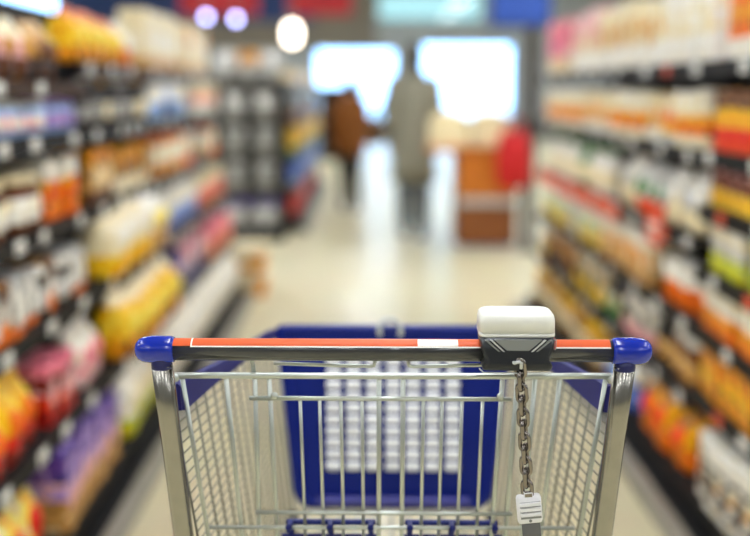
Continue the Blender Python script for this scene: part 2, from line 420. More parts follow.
def row(side, phrase, z, xe, y0, y1, name, cat, desc, kind, spec, mix=(), p=.38, gap=0.008, setback=0.012, jit=0.022):
    y = y0; cnt = {}; rz = PI / 2 if side < 0 else -PI / 2
    opts = [(name, cat, desc, kind, spec)] + list(mix)
    for o in opts:
        key = (o[2], phrase); assert key not in USED, key; USED[key] = 1
    run, left = 0, 3
    while True:
        if left <= 0:                                   # facings come in short runs of one kind
            run = random.randrange(1, len(opts)) if len(opts) > 1 and random.random() < p else 0
            left = random.choice((1, 2, 2, 3))
        left -= 1
        nm, ct_, ds, kd, sp = opts[run]
        _, (w, d) = proto(kd, **sp)
        if y + w > y1 + 1e-6: break
        if random.random() < .045: y += w * .7; continue     # an empty facing
        cnt[ds] = cnt.get(ds, 0) + 1
        lab = '%s %s from the near end, %s' % (nth(cnt[ds]), ds, phrase)
        x = xe + side * (setback + d / 2 + random.uniform(0, jit))
        fl_ = kd in ('carton', 'pouch')
        o = product(nm, kd, sp, (x, y + w / 2, z + 0.0005), rz + R(random.uniform(-2.5, 2.5) if fl_ else random.uniform(-25, 25)), lab, ct_,
                    '%s on the %s' % (ds.replace(nm.split('_')[-1], nm.split('_')[-1] + ('es' if nm[-1] in 'x' else 's'), 1), phrase))
        o.scale = (1, 1, random.uniform(.93, 1.04))
        y += w + gap
def C(w, d, h, *bands, patch=None, pz=.5): return dict(w=w, d=d, h=h, bands=tuple(bands), patch=patch, pz=pz)
def J(r, h, fill, label, lid): return dict(r=r, h=h, fill=fill, label=label, lid=lid)
LP = ['left bank bottom shelf', 'left bank second shelf', 'left bank third shelf', 'left bank fourth shelf', 'left bank fifth shelf', 'left bank top shelf']
def Lr(i, *a, **k): row(-1, LP[i], (LSH1 if a[0] < 3 else LSH)[i][0], LSH[i][1], *a, **k)
# left bank, shelf by shelf (near end first)
def K(name, cat, desc, kind, spec): return (name, cat, desc, kind, spec)
Lr(0, 2.26, 2.66, 'snack_pouch', 'pouch', 'yellow and red snack pouch', 'pouch', C(.14, .12, .25, (.35, 'redorange'), (.65, 'lemon'), patch='red'))
Lr(0, 2.68, 3.34, 'tea_carton', 'carton', 'purple tea carton with tan base', 'carton', C(.085, .16, .235, (.42, 'tan'), (.22, 'lilac'), (.36, 'purple'), patch='rose', pz=.42),
   [K('fruit_carton', 'carton', 'lilac carton with orange base', 'carton', C(.08, .16, .22, (.4, 'orange'), (.35, 'lilac'), (.25, 'purple'), patch='brown'))])
Lr(0, 3.36, 4.1, 'sugar_bag', 'bag', 'white bag with lime foot', 'pouch', C(.14, .13, .26, (.28, 'lime'), (.72, 'white'), patch='cream', pz=.5),
   [K('yellow_bag', 'bag', 'cream bag with yellow foot', 'pouch', C(.13, .13, .25, (.35, 'yellow'), (.65, 'cream'), patch='white'))])
Lr(0, 4.12, 6.44, 'flour_bag', 'bag', 'plain white flour bag', 'pouch', C(.13, .15, .265, (1, 'white'), patch='white'), setback=.002, jit=.008)
Lr(1, 2.26, 2.72, 'crisp_pouch', 'pouch', 'yellow crisp pouch with red foot', 'pouch', C(.13, .12, .2, (.4, 'red'), (.6, 'yellow'), patch='orange'),
   [K('herb_pouch', 'pouch', 'cream pouch with green foot', 'pouch', C(.12, .12, .19, (.3, 'green'), (.7, 'lemon'), patch='red'))])
Lr(1, 2.74, 3.06, 'biscuit_carton', 'carton', 'red biscuit carton with maroon top', 'carton', C(.08, .14, .17, (.5, 'red'), (.3, 'maroon'), (.2, 'pink'), patch='rose'),
   [K('dark_carton', 'carton', 'dark carton with red foot', 'carton', C(.07, .14, .16, (.35, 'red'), (.65, 'dark'), patch='orange'))])
Lr(1, 3.08, 3.4, 'meringue_pouch', 'pouch', 'white pouch with rose foot', 'pouch', C(.13, .12, .19, (.45, 'rose'), (.55, 'white'), patch='pink'))
Lr(1, 3.46, 4.46, 'pasta_pouch', 'pouch', 'golden yellow pasta pouch', 'pouch', C(.17, .16, .232, (.3, 'amber'), (.5, 'yellow'), (.2, 'cream'), patch='lemon'),
   [K('pale_pasta_pouch', 'pouch', 'pale cream pasta pouch', 'pouch', C(.16, .16, .228, (.3, 'yellow'), (.7, 'ivory'), patch='white'))], p=.5, setback=-.055, jit=.015)
Lr(1, 4.54, 5.5, 'chocolate_carton', 'carton', 'navy carton with lilac band', 'carton', C(.09, .14, .18, (.55, 'navy'), (.2, 'lilac'), (.25, 'navy'), patch=None),
   [K('rose_chocolate_carton', 'carton', 'rose carton with navy foot', 'carton', C(.09, .14, .18, (.5, 'navy'), (.5, 'rose'), patch='white'))])
Lr(1, 5.58, 6.44, 'wafer_carton', 'carton', 'pink wafer carton with orange foot', 'carton', C(.1, .14, .17, (.3, 'orange'), (.4, 'rose'), (.3, 'pink'), patch='redorange'))
Lr(2, 2.26, 3.36, 'soup_carton', 'carton', 'white and grey soup carton', 'carton', C(.075, .12, .15, (.18, 'orange'), (.4, 'grey'), (.42, 'palegrey'), patch='white', pz=.4),
   [K('tomato_carton', 'carton', 'brown carton with orange foot', 'carton', C(.075, .12, .155, (.4, 'orange'), (.6, 'brown'), patch='white')),
    K('pepper_jar', 'jar', 'dark jar with white lid', 'jar', J(.036, .14, 'dark', 'palegrey', 'white'))], p=.6)
Lr(2, 3.46, 4.46, 'noodle_pouch', 'pouch', 'cream noodle pouch with yellow foot', 'pouch', C(.18, .17, .24, (.35, 'yellow'), (.65, 'cream'), patch='white', pz=.6),
   [K('white_noodle_pouch', 'pouch', 'white noodle pouch with tan foot', 'pouch', C(.17, .16, .236, (.35, 'tan'), (.65, 'white'), patch='lemon'))], p=.55, setback=-.055, jit=.015)
Lr(2, 4.54, 5.5, 'milk_carton', 'carton', 'white milk carton with blue foot', 'carton', C(.08, .1, .18, (.25, 'blue'), (.25, 'skyblue'), (.5, 'white'), patch=None),
   [K('cocoa_carton', 'carton', 'lilac carton with white top', 'carton', C(.08, .1, .17, (.5, 'lilac'), (.5, 'white'), patch='navy'))])
Lr(2, 5.58, 6.44, 'cracker_carton', 'carton', 'cream cracker carton with orange foot', 'carton', C(.1, .1, .17, (.3, 'orange'), (.3, 'rose'), (.4, 'cream'), patch='red'))
Lr(3, 2.26, 3.0, 'sauce_jar', 'jar', 'orange sauce jar with white lid', 'jar', J(.042, .165, 'orange', 'redorange', 'white'),
   [K('brown_sauce_jar', 'jar', 'brown jar with white label', 'jar', J(.042, .16, 'brown', 'white', 'cream')),
    K('sauce_carton', 'carton', 'maroon carton with cream top', 'carton', C(.08, .12, .16, (.6, 'maroon'), (.4, 'cream'), patch='white'))], p=.6)
Lr(3, 3.02, 3.38, 'cereal_carton', 'carton', 'amber cereal carton with white top', 'carton', C(.085, .14, .18, (.5, 'orange'), (.15, 'yellow'), (.35, 'white'), patch='red'))
Lr(3, 3.46, 4.46, 'rusk_carton', 'carton', 'tan and brown rusk carton', 'carton', C(.11, .14, .18, (.25, 'brown'), (.5, 'tan'), (.25, 'amber'), patch='ivory'),
   [K('gold_carton', 'carton', 'golden carton with cream foot', 'carton', C(.1, .14, .17, (.4, 'cream'), (.6, 'gold'), patch='brown'))])
Lr(3, 4.54, 6.44, 'oat_carton', 'carton', 'cream oat carton with amber foot', 'carton', C(.1, .12, .18, (.3, 'amber'), (.5, 'cream'), (.2, 'orange'), patch='white'),
   [K('spice_carton', 'carton', 'white carton with red foot', 'carton', C(.1, .12, .17, (.3, 'redorange'), (.7, 'white'), patch='amber')),
    K('grey_carton', 'carton', 'dark grey carton', 'carton', C(.1, .12, .16, (.6, 'dark'), (.4, 'grey'), patch='cream'))], p=.5)
Lr(4, 2.26, 3.36, 'cream_jar', 'jar', 'lilac jar with white lid', 'jar', J(.038, .1, 'skyblue', 'lilac', 'lilac'),
   [K('violet_jar', 'jar', 'violet jar with rose lid', 'jar', J(.038, .1, 'skyblue', 'purple', 'rose')),
    K('pale_jar', 'jar', 'pale blue jar with grey lid', 'jar', J(.038, .095, 'skyblue', 'rose', 'palegrey'))], p=.6)
Lr(4, 3.46, 4.46, 'grey_bottle', 'bottle', 'dark bottle with pale grey cap', 'bottle', J(.036, .17, 'dark', 'grey', 'palegrey'),
   [K('cream_bottle', 'bottle', 'dark bottle with cream label', 'bottle', J(.036, .17, 'black', 'cream', 'gold'))])
Lr(4, 4.54, 5.5, 'yoghurt_tub', 'tub', 'white tub with pale blue foot', 'tub', J(.05, .15, 'skyblue', 'white', 'white'),
   [K('navy_tub', 'tub', 'navy tub with white lid', 'tub', J(.05, .14, 'navy', 'skyblue', 'white'))])
Lr(4, 5.58, 6.44, 'porridge_carton', 'carton', 'white porridge carton with rose band', 'carton', C(.1, .12, .16, (.4, 'white'), (.2, 'rose'), (.4, 'cream'), patch='orange'))
Lr(5, 2.26, 3.36, 'bread_pouch', 'pouch', 'ivory bread pouch with brown foot', 'pouch', C(.12, .12, .185, (.36, 'brown'), (.64, 'ivory'), patch='gold'),
   [K('rye_pouch', 'pouch', 'tan bread pouch with dark foot', 'pouch', C(.11, .12, .18, (.4, 'dark'), (.6, 'tan'), patch='brown')),
    K('white_bread_pouch', 'pouch', 'rose bread pouch with brown foot', 'pouch', C(.12, .12, .185, (.36, 'brown'), (.3, 'rose'), (.34, 'cream'), patch='gold'))], p=.6)
Lr(5, 3.46, 4.46, 'crispbread_pouch', 'pouch', 'yellow crispbread pouch', 'pouch', C(.12, .12, .175, (.3, 'amber'), (.5, 'yellow'), (.2, 'orange'), patch='lemon'),
   [K('orange_crispbread_pouch', 'pouch', 'orange crispbread pouch', 'pouch', C(.12, .12, .17, (.6, 'orange'), (.4, 'cream'), patch='white')),
    K('green_crispbread_pouch', 'pouch', 'pale green crispbread pouch', 'pouch', C(.12, .12, .175, (.4, 'yellow'), (.6, 'palegreen'), patch='white'))], p=.55)
Lr(5, 4.54, 6.44, 'muesli_carton', 'carton', 'tall cream muesli carton', 'carton', C(.13, .12, .25, (.2, 'tan'), (.8, 'cream'), patch='white'),
   [K('amber_muesli_carton', 'carton', 'tall amber muesli carton', 'carton', C(.1, .12, .23, (.3, 'cream'), (.7, 'amber'), patch='cream'))], p=.25)
# right bank, nearest bay
RP1 = ['nearest right bay %s shelf' % q for q in ('bottom', 'second', 'third', 'fourth', 'fifth', 'sixth', 'top')]
def R1(i, *a, **k): row(1, RP1[i], RSH1[i][0], RSH1[i][1], 2.34, 3.02 if i == 0 else 3.12, *a, **k)
R1(0, 'egg_carton', 'carton', 'white carton with dark bands', 'carton', C(.1, .14, .2, (.16, 'white'), (.08, 'dark'), (.16, 'white'), (.08, 'amber'), (.18, 'white'), (.08, 'dark'), (.26, 'white'), patch='dark', pz=.42))  # dark bands paint in the shaded gaps between stacked white layers
R1(1, 'juice_carton', 'carton', 'amber carton with brown stripe', 'carton', C(.09, .14, .15, (.3, 'amber'), (.1, 'brown'), (.35, 'orange'), (.25, 'amber'), patch='yellow'))
R1(2, 'rice_carton', 'carton', 'white carton with orange foot', 'carton', C(.09, .14, .135, (.4, 'orange'), (.12, 'amber'), (.48, 'white'), patch='amber', pz=.32))
R1(3, 'salt_carton', 'carton', 'white carton with lime foot', 'carton', C(.09, .14, .145, (.42, 'lime'), (.2, 'palegrey'), (.38, 'white'), patch=None))
R1(4, 'stock_carton', 'carton', 'yellow carton with maroon top', 'carton', C(.09, .14, .11, (.5, 'yellow'), (.5, 'maroon'), patch='brown', pz=.75))
R1(5, 'curry_carton', 'carton', 'red-orange carton with brown top', 'carton', C(.1, .14, .185, (.5, 'redorange'), (.15, 'orange'), (.35, 'brown'), patch='red', pz=.3),
   [K('yellow_curry_carton', 'carton', 'yellow carton with brown top', 'carton', C(.1, .14, .185, (.4, 'redorange'), (.3, 'yellow'), (.3, 'brown'), patch='red', pz=.2))], p=.5)
R1(6, 'tall_carton', 'carton', 'tall orange carton with white foot', 'carton', C(.11, .14, .25, (.24, 'white'), (.2, 'orange'), (.2, 'amber'), (.36, 'redorange'), patch='amber', pz=.6))
RP = [q.replace('left', 'right') for q in LP]
def Rr(i, *a, **k): row(1, RP[i], RSH[i][0], RSH[i][1], *a, **k)
Rr(0, 3.1, 3.72, 'orange_pouch', 'pouch', 'large orange pouch', 'pouch', C(.17, .15, .22, (.4, 'orange'), (.6, 'amber'), patch='redorange'),
   [K('brown_pouch', 'pouch', 'brown pouch with amber foot', 'pouch', C(.15, .14, .2, (.5, 'amber'), (.5, 'brown'), patch='redorange'))])
Rr(0, 3.76, 4.3, 'blue_pouch', 'pouch', 'blue and white pouch', 'pouch', C(.16, .14, .2, (.5, 'blue'), (.5, 'white'), patch='skyblue'),
   [K('cream_foot_pouch', 'pouch', 'cream pouch with yellow foot', 'pouch', C(.15, .14, .2, (.4, 'yellow'), (.6, 'cream'), patch='blue'))])
Rr(0, 4.34, 6.1, 'honey_jar', 'jar', 'amber jar with yellow lid', 'jar', J(.055, .17, 'gold', 'cream', 'yellow'),
   [K('olive_jar', 'jar', 'dark jar with cream label', 'jar', J(.05, .16, 'brown', 'cream', 'gold'))])
Rr(1, 3.18, 3.7, 'brown_jar', 'jar', 'brown jar with white lid', 'jar', J(.042, .16, 'brown', 'tan', 'white'),
   [K('dark_jar', 'jar', 'black jar with tan label', 'jar', J(.042, .16, 'black', 'tan', 'dark'))], p=.5)
Rr(1, 3.74, 4.5, 'pink_pouch', 'pouch', 'white pouch with pink foot', 'pouch', C(.13, .12, .18, (.35, 'rose'), (.65, 'white'), patch='dark'),
   [K('green_pouch', 'pouch', 'dark green pouch', 'pouch', C(.12, .12, .17, (.6, 'green'), (.4, 'dark'), patch='cream'))])
Rr(1, 4.54, 6.1, 'lentil_pouch', 'pouch', 'yellow and cream lentil pouch', 'pouch', C(.12, .12, .18, (.45, 'yellow'), (.55, 'ivory'), patch='dark'),
   [K('brown_lentil_pouch', 'pouch', 'brown lentil pouch', 'pouch', C(.12, .12, .17, (.5, 'brown'), (.5, 'gold'), patch='dark'))], p=.5)
Rr(2, 3.18, 3.66, 'white_tub', 'tub', 'orange tub with white lid', 'tub', J(.045, .16, 'orange', 'white', 'white'),
   [K('grey_tub', 'tub', 'grey tub with cream lid', 'tub', J(.045, .15, 'grey', 'cream', 'cream'))])
Rr(2, 3.7, 4.5, 'couscous_carton', 'carton', 'cream carton with tan foot', 'carton', C(.09, .12, .18, (.4, 'tan'), (.35, 'ivory'), (.25, 'white'), patch='amber'),
   [K('maroon_carton', 'carton', 'maroon carton with rose top', 'carton', C(.08, .12, .17, (.6, 'maroon'), (.4, 'rose'), patch='amber'))])
Rr(2, 4.54, 6.1, 'bean_pouch', 'pouch', 'pale green pouch with yellow foot', 'pouch', C(.12, .12, .19, (.3, 'yellow'), (.3, 'palegreen'), (.4, 'white'), patch='palegreen'),
   [K('white_bean_pouch', 'pouch', 'white pouch with grey foot', 'pouch', C(.12, .12, .18, (.3, 'palegrey'), (.7, 'white'), patch='grey'))])
Rr(3, 3.18, 4.36, 'cream_pouch', 'pouch', 'white and cream pouch', 'pouch', C(.13, .12, .2, (.5, 'cream'), (.5, 'white'), patch='palegrey'),
   [K('orange_foot_pouch', 'pouch', 'white pouch with red foot', 'pouch', C(.12, .12, .19, (.3, 'redorange'), (.7, 'palegrey'), patch='green'))], p=.25)
Rr(3, 4.4, 6.1, 'green_cap_bottle', 'bottle', 'white bottle with green cap', 'bottle', dict(r=.042, h=.215, fill='white', label='cream', lid='green'),
   [K('green_bottle', 'bottle', 'green bottle with cream label', 'bottle', J(.042, .215, 'green', 'cream', 'green'))])
Rr(4, 3.18, 6.1, 'granola_carton', 'carton', 'white carton with amber band', 'carton', C(.095, .12, .18, (.2, 'cream'), (.22, 'orange'), (.14, 'amber'), (.44, 'white'), patch='cream', pz=.75),
   [K('cream_granola_carton', 'carton', 'cream carton with tan band', 'carton', C(.095, .12, .175, (.25, 'white'), (.25, 'tan'), (.5, 'cream'), patch='amber')),
    K('yellow_granola_carton', 'carton', 'ivory carton with yellow band', 'carton', C(.09, .12, .17, (.2, 'palegrey'), (.3, 'yellow'), (.5, 'ivory'), patch='orange'))])
Rr(5, 3.18, 3.7, 'white_carton', 'carton', 'tall plain white carton', 'carton', C(.125, .12, .25, (1, 'white'), patch='cream'))
Rr(5, 3.74, 4.72, 'pale_carton', 'carton', 'tall cream carton with tan top', 'carton', C(.13, .12, .25, (.45, 'white'), (.3, 'ivory'), (.25, 'cream'), patch='tan'))
Rr(5, 4.76, 5.4, 'rose_carton', 'carton', 'tall rose carton with white foot', 'carton', C(.13, .12, .27, (.4, 'white'), (.6, 'rose'), patch='ivory'))
Rr(5, 5.44, 6.1, 'pink_carton', 'carton', 'tall pink carton', 'carton', C(.13, .12, .27, (.3, 'ivory'), (.3, 'rose'), (.4, 'pink'), patch='magenta'))

# ------------------------------------------------------------------ shelving beyond the cross-aisle (left)
ed = thing('end_display', 'dark grey end display facing the aisle beyond the left shelving', 'shelving', (-1.03, 9.1, 0))
MB().box((0, .42, .71), (.6, .03, 1.38), GREYM).obj('back_panel', ed)
for sx in (-.29, .29): MB().box((sx, .2, .71), (.03, .44, 1.38), SHELFD, bev=.004).obj('side_panel', ed)
MB().box((0, .2, .05), (.54, .42, .1), SHELFB).obj('plinth', ed)
EDZ = [.13, .45, .76, 1.06, 1.38]
for z in EDZ: MB().box((0, .2, z - .012), (.54, .42, .022) if z < 1.3 else (.62, .46, .022), GREYM).obj('shelf', ed)
def ed_item(x, z, *a):
    product(a[0], a[1], a[2], (-1.03 + x, 9.1 + .1, z + .0015), 0, *a[3:])
for z, zz in ((EDZ[3], 'upper'), (EDZ[2], 'middle'), (EDZ[1], 'lower')):
    for j, x in enumerate((-.135, .135)):
        ed_item(x, z, 'grey_tub', 'tub', J(.1, .22, 'grey', 'grey' if zz != 'upper' else 'palegrey', 'palegrey'), '%s grey tub on the %s shelf of the end display' % (('left', 'right')[j], zz), 'tub', 'grey tubs on the end display')
for j, x in enumerate((-.135, .135)):
    ed_item(x, EDZ[0], 'dark_carton', 'carton', C(.22, .14, .24, (.7, 'grey'), (.3, 'navy'), patch='palegrey'), '%s dark carton at the bottom of the end display' % ('left', 'right')[j], 'carton', 'dark cartons on the end display')
for j, x in enumerate((-.2, 0, .2)):
    ed_item(x, EDZ[4], 'dull_pouch', 'pouch', C(.17, .14, .26, (.5, 'grey'), (.5, 'gold' if j % 2 else 'palegrey'), patch='palegrey'), '%s pouch from the left, on top of the end display' % nth(j + 1), 'pouch', 'pouches on top of the end display')
FSH = [(.11, -.65), (.41, -.66), (.71, -.66), (1.02, -.66), (1.33, -.66)]
for i in range(4):
    bay(-1, -1.25, 9.6 + 1.25 * i, 9.6 + 1.25 * (i + 1), FSH, '%s bay of shelving beyond the cross-aisle on the left' % nth(i + 1), {}, 1.5, 'shelving bays beyond the cross-aisle')
FP = ['far left bank %s shelf' % q for q in ('bottom', 'second', 'third', 'fourth', 'top')]
def Fr(i, *a, **k): row(-1, FP[i], FSH[i][0], FSH[i][1], *a, **k)
Fr(0, 9.65, 14.5, 'red_box', 'box', 'red box with dark foot', 'carton', C(.3, .2, .2, (.3, 'dark'), (.7, 'red'), patch=None), [K('grey_box', 'box', 'grey box with navy foot', 'carton', C(.3, .2, .2, (.5, 'navy'), (.5, 'grey'), patch=None))], gap=.03)
Fr(1, 9.65, 14.5, 'blue_box', 'box', 'blue box with grey foot', 'carton', C(.3, .2, .22, (.25, 'grey'), (.75, 'blue'), patch=None), [K('pale_grey_box', 'box', 'pale grey box', 'carton', C(.3, .2, .2, (1, 'palegrey'), patch='grey'))], gap=.03)
Fr(2, 9.65, 14.5, 'yellow_box', 'box', 'yellow box with green foot', 'carton', C(.3, .2, .26, (.25, 'green'), (.75, 'yellow'), patch=None), [K('gold_box', 'box', 'golden box', 'carton', C(.3, .2, .22, (1, 'gold'), patch=None))], gap=.02, p=.05)
Fr(3, 9.65, 14.5, 'brown_box', 'box', 'brown box with grey top', 'carton', C(.3, .2, .22, (.5, 'brown'), (.5, 'grey'), patch=None), [K('rose_box', 'box', 'pale rose box', 'carton', C(.3, .2, .2, (1, 'rose'), patch='grey'))], gap=.03)
Fr(4, 9.65, 14.5, 'cream_box', 'box', 'low cream box', 'carton', C(.3, .2, .16, (.4, 'grey'), (.6, 'ivory'), patch=None), [K('low_grey_box', 'box', 'low grey box', 'carton', C(.3, .2, .15, (1, 'palegrey'), patch='grey'))], gap=.03)

ds = thing('display_stand', 'dark grey display stand in front of the bright left shop window', 'stand', (-.5, 20, 0))
MB().box((0, 0, .05), (.8, .4, .1), SHELFB).obj('plinth', ds); MB().box((0, .18, .74), (.86, .03, 1.28), SHELFD).obj('back_panel', ds)
for sx in (-.42, .42): MB().box((sx, 0, .73), (.03, .4, 1.26), GREYM, bev=.005).obj('side_panel', ds)
for z in (.45, .8, 1.12): MB().box((0, 0, z), (.8, .36, .03), GREYM).obj('shelf', ds)
MB().box((0, 0, 1.375), (.9, .44, .03), SHELFD, bev=.005).obj('top', ds)

# low stack at the far end of the left bank
for j, (c, c2, x) in enumerate((('amber', 'cream', -.79), ('magenta', 'redorange', -1.06))):
    for q in range(2):
        product('fruit_crate', 'carton', C(.24, .3, .16, (.7, c), (.3, c2), patch=c2), (x, 6.72, .001 + q * .162), 0, '%s crate at the far end of the left shelving, %s' % ({'amber': 'amber', 'magenta': 'magenta'}[c], ('on the floor', 'on top of its stack')[q]), 'crate', 'crates at the end of the left shelving')

# ------------------------------------------------------------------ wooden counter at the right of the aisle end
ct = thing('wooden_counter', 'orange-brown wooden counter beyond the right shelving', 'counter', (.985, 8.6, 0))
MB().box((0, .25, .42), (.5, .5, .78), WOODD, bev=.01).obj('body', ct)
MB().box((0, -.012, .62), (.48, .02, .36), WOOD, bev=.004).obj('front_panel', ct)
MB().box((0, -.012, .2), (.48, .02, .3), WOODD, bev=.004).obj('lower_panel', ct)
MB().box((0, -.012, .40), (.48, .022, .06), P('palegrey')).obj('rail', ct)
MB().box((-.10, .24, .83), (.76, .58, .04), WOOD, bev=.01).obj('worktop', ct)
for j, x in enumerate((.68, 1.02)):
    b = thing('bread_tray', '%s cream tray on the wooden counter' % ('left', 'right')[j], 'tray', (x, 8.8, .851), 0, 'trays on the counter')
    MB().box((0, 0, .11), (.31, .4, .22), P('cream'), bev=.012).obj('tray', b)
    for q in range(3): MB().ball((0, -.12 + q * .12, .23), (.13, .058, .06), P('ivory')).obj('loaf', b)
pt = thing('grey_post', 'slim dark grey post beside the wooden counter', 'post', (1.31, 8.5, 0))
MB().box((0, 0, .9), (.10, .10, 1.8), POSTM, bev=.008).obj('pole', pt)
MB().box((0, 0, .006), (.16, .16, .012), GREYM).obj('base_plate', pt)
MB().tube([(0, -.045, 1.08), (-.03, -.10, 1.08), (-.12, -.13, 1.07), (-.14, -.13, 1.1)], .008, GREYM).obj('hook', pt)
bgm = MATS.setdefault('red_bag_cloth', mat('red_bag_cloth', (196, 4, 8), .6, noise=.1, scale=10))
rb = thing('red_bag', 'bright red shopping bag hanging on the grey post', 'bag', (1.165, 8.37, .53))
MB().loft([[(a * math.cos(2 * PI * k / 16) * .5, b * math.sin(2 * PI * k / 16), z) for k in range(16)] for a, b, z in ((.2, .04, 0), (.27, .06, .04), (.29, .07, .2), (.26, .05, .36), (.2, .03, .46))], bgm).obj('body', rb)
MB().tube([(-.07, 0, .45), (-.05, 0, .54), (0, 0, .585), (.05, 0, .54), (.07, 0, .45)], .008, bgm).obj('handle', rb)

# hanging signs, lamps
for j, (x0, x1) in enumerate(((-2.1, -1.22), (-.9, -.18))):
    t = thing('hanging_sign', ('wider', 'narrower')[j] + ' deep red sign hanging from the ceiling, %s' % ('left of the pair', 'right of the pair'), 'sign') if False else thing('hanging_sign', ('left deep red sign hanging over the end of the aisle', 'right deep red sign hanging over the end of the aisle')[j], 'sign', ((x0 + x1) / 2, 12, 2.14), 0, 'red hanging signs')
    MB().box((0, 0, .25), (x1 - x0, .05, .5), REDSIGN, bev=.008).obj('board', t)
    for s in (-1, 1): MB().tube([(s * (x1 - x0) * .4, 0, .49), (s * (x1 - x0) * .4, 0, ZC - 2.14)], .006, GREYM, 6).obj('cable', t)
bs = thing('blue_sign', 'blue lit sign hanging over the right end of the aisle', 'sign', (2.0, 14, 2.13))
MB().box((0, 0, .25), (.72, .08, .42), BLUESIGN, bev=.01).obj('board', bs)
MB().box((0, .03, .25), (.82, .06, .52), BLUEW, bev=.01).obj('surround', bs)
for s in (-1, 1): MB().tube([(s * .3, .03, .5), (s * .3, .03, ZC - 2.13)], .008, GREYM, 6).obj('cable', bs)
def pendant(x, y, z, rr, hh, m, label, group):
    t = thing('pendant_lamp', label, 'lamp', (x, y, z), 0, group)
    MB().lathe([(rr * .3, -hh * .5), (rr * .8, -hh * .4), (rr, -hh * .2), (rr, hh * .2), (rr * .8, hh * .4), (rr * .3, hh * .5)], m, 16).obj('bulb', t)
    MB().lathe([(rr * .5, hh * .5), (rr * .5, hh * .5 + .06), (rr * .2, hh * .5 + .1)], GREYM, 12).obj('socket', t)
    MB().tube([(0, 0, hh * .5 + .09), (0, 0, ZC - z)], .006, GREYM, 6).obj('cord', t)
pendant(-1.66, 11, 2.05, .035, .07, LAMPB, 'small cool lamp, left one of the two under the red signs', 'small cool lamps')
pendant(-1.355, 11, 2.03, .035, .07, LAMPB, 'small cool lamp, right one of the two under the red signs', 'small cool lamps')
pendant(-.71, 10, 1.83, .07, .2, LAMPW, 'large warm white lamp hanging between the two red signs', None)

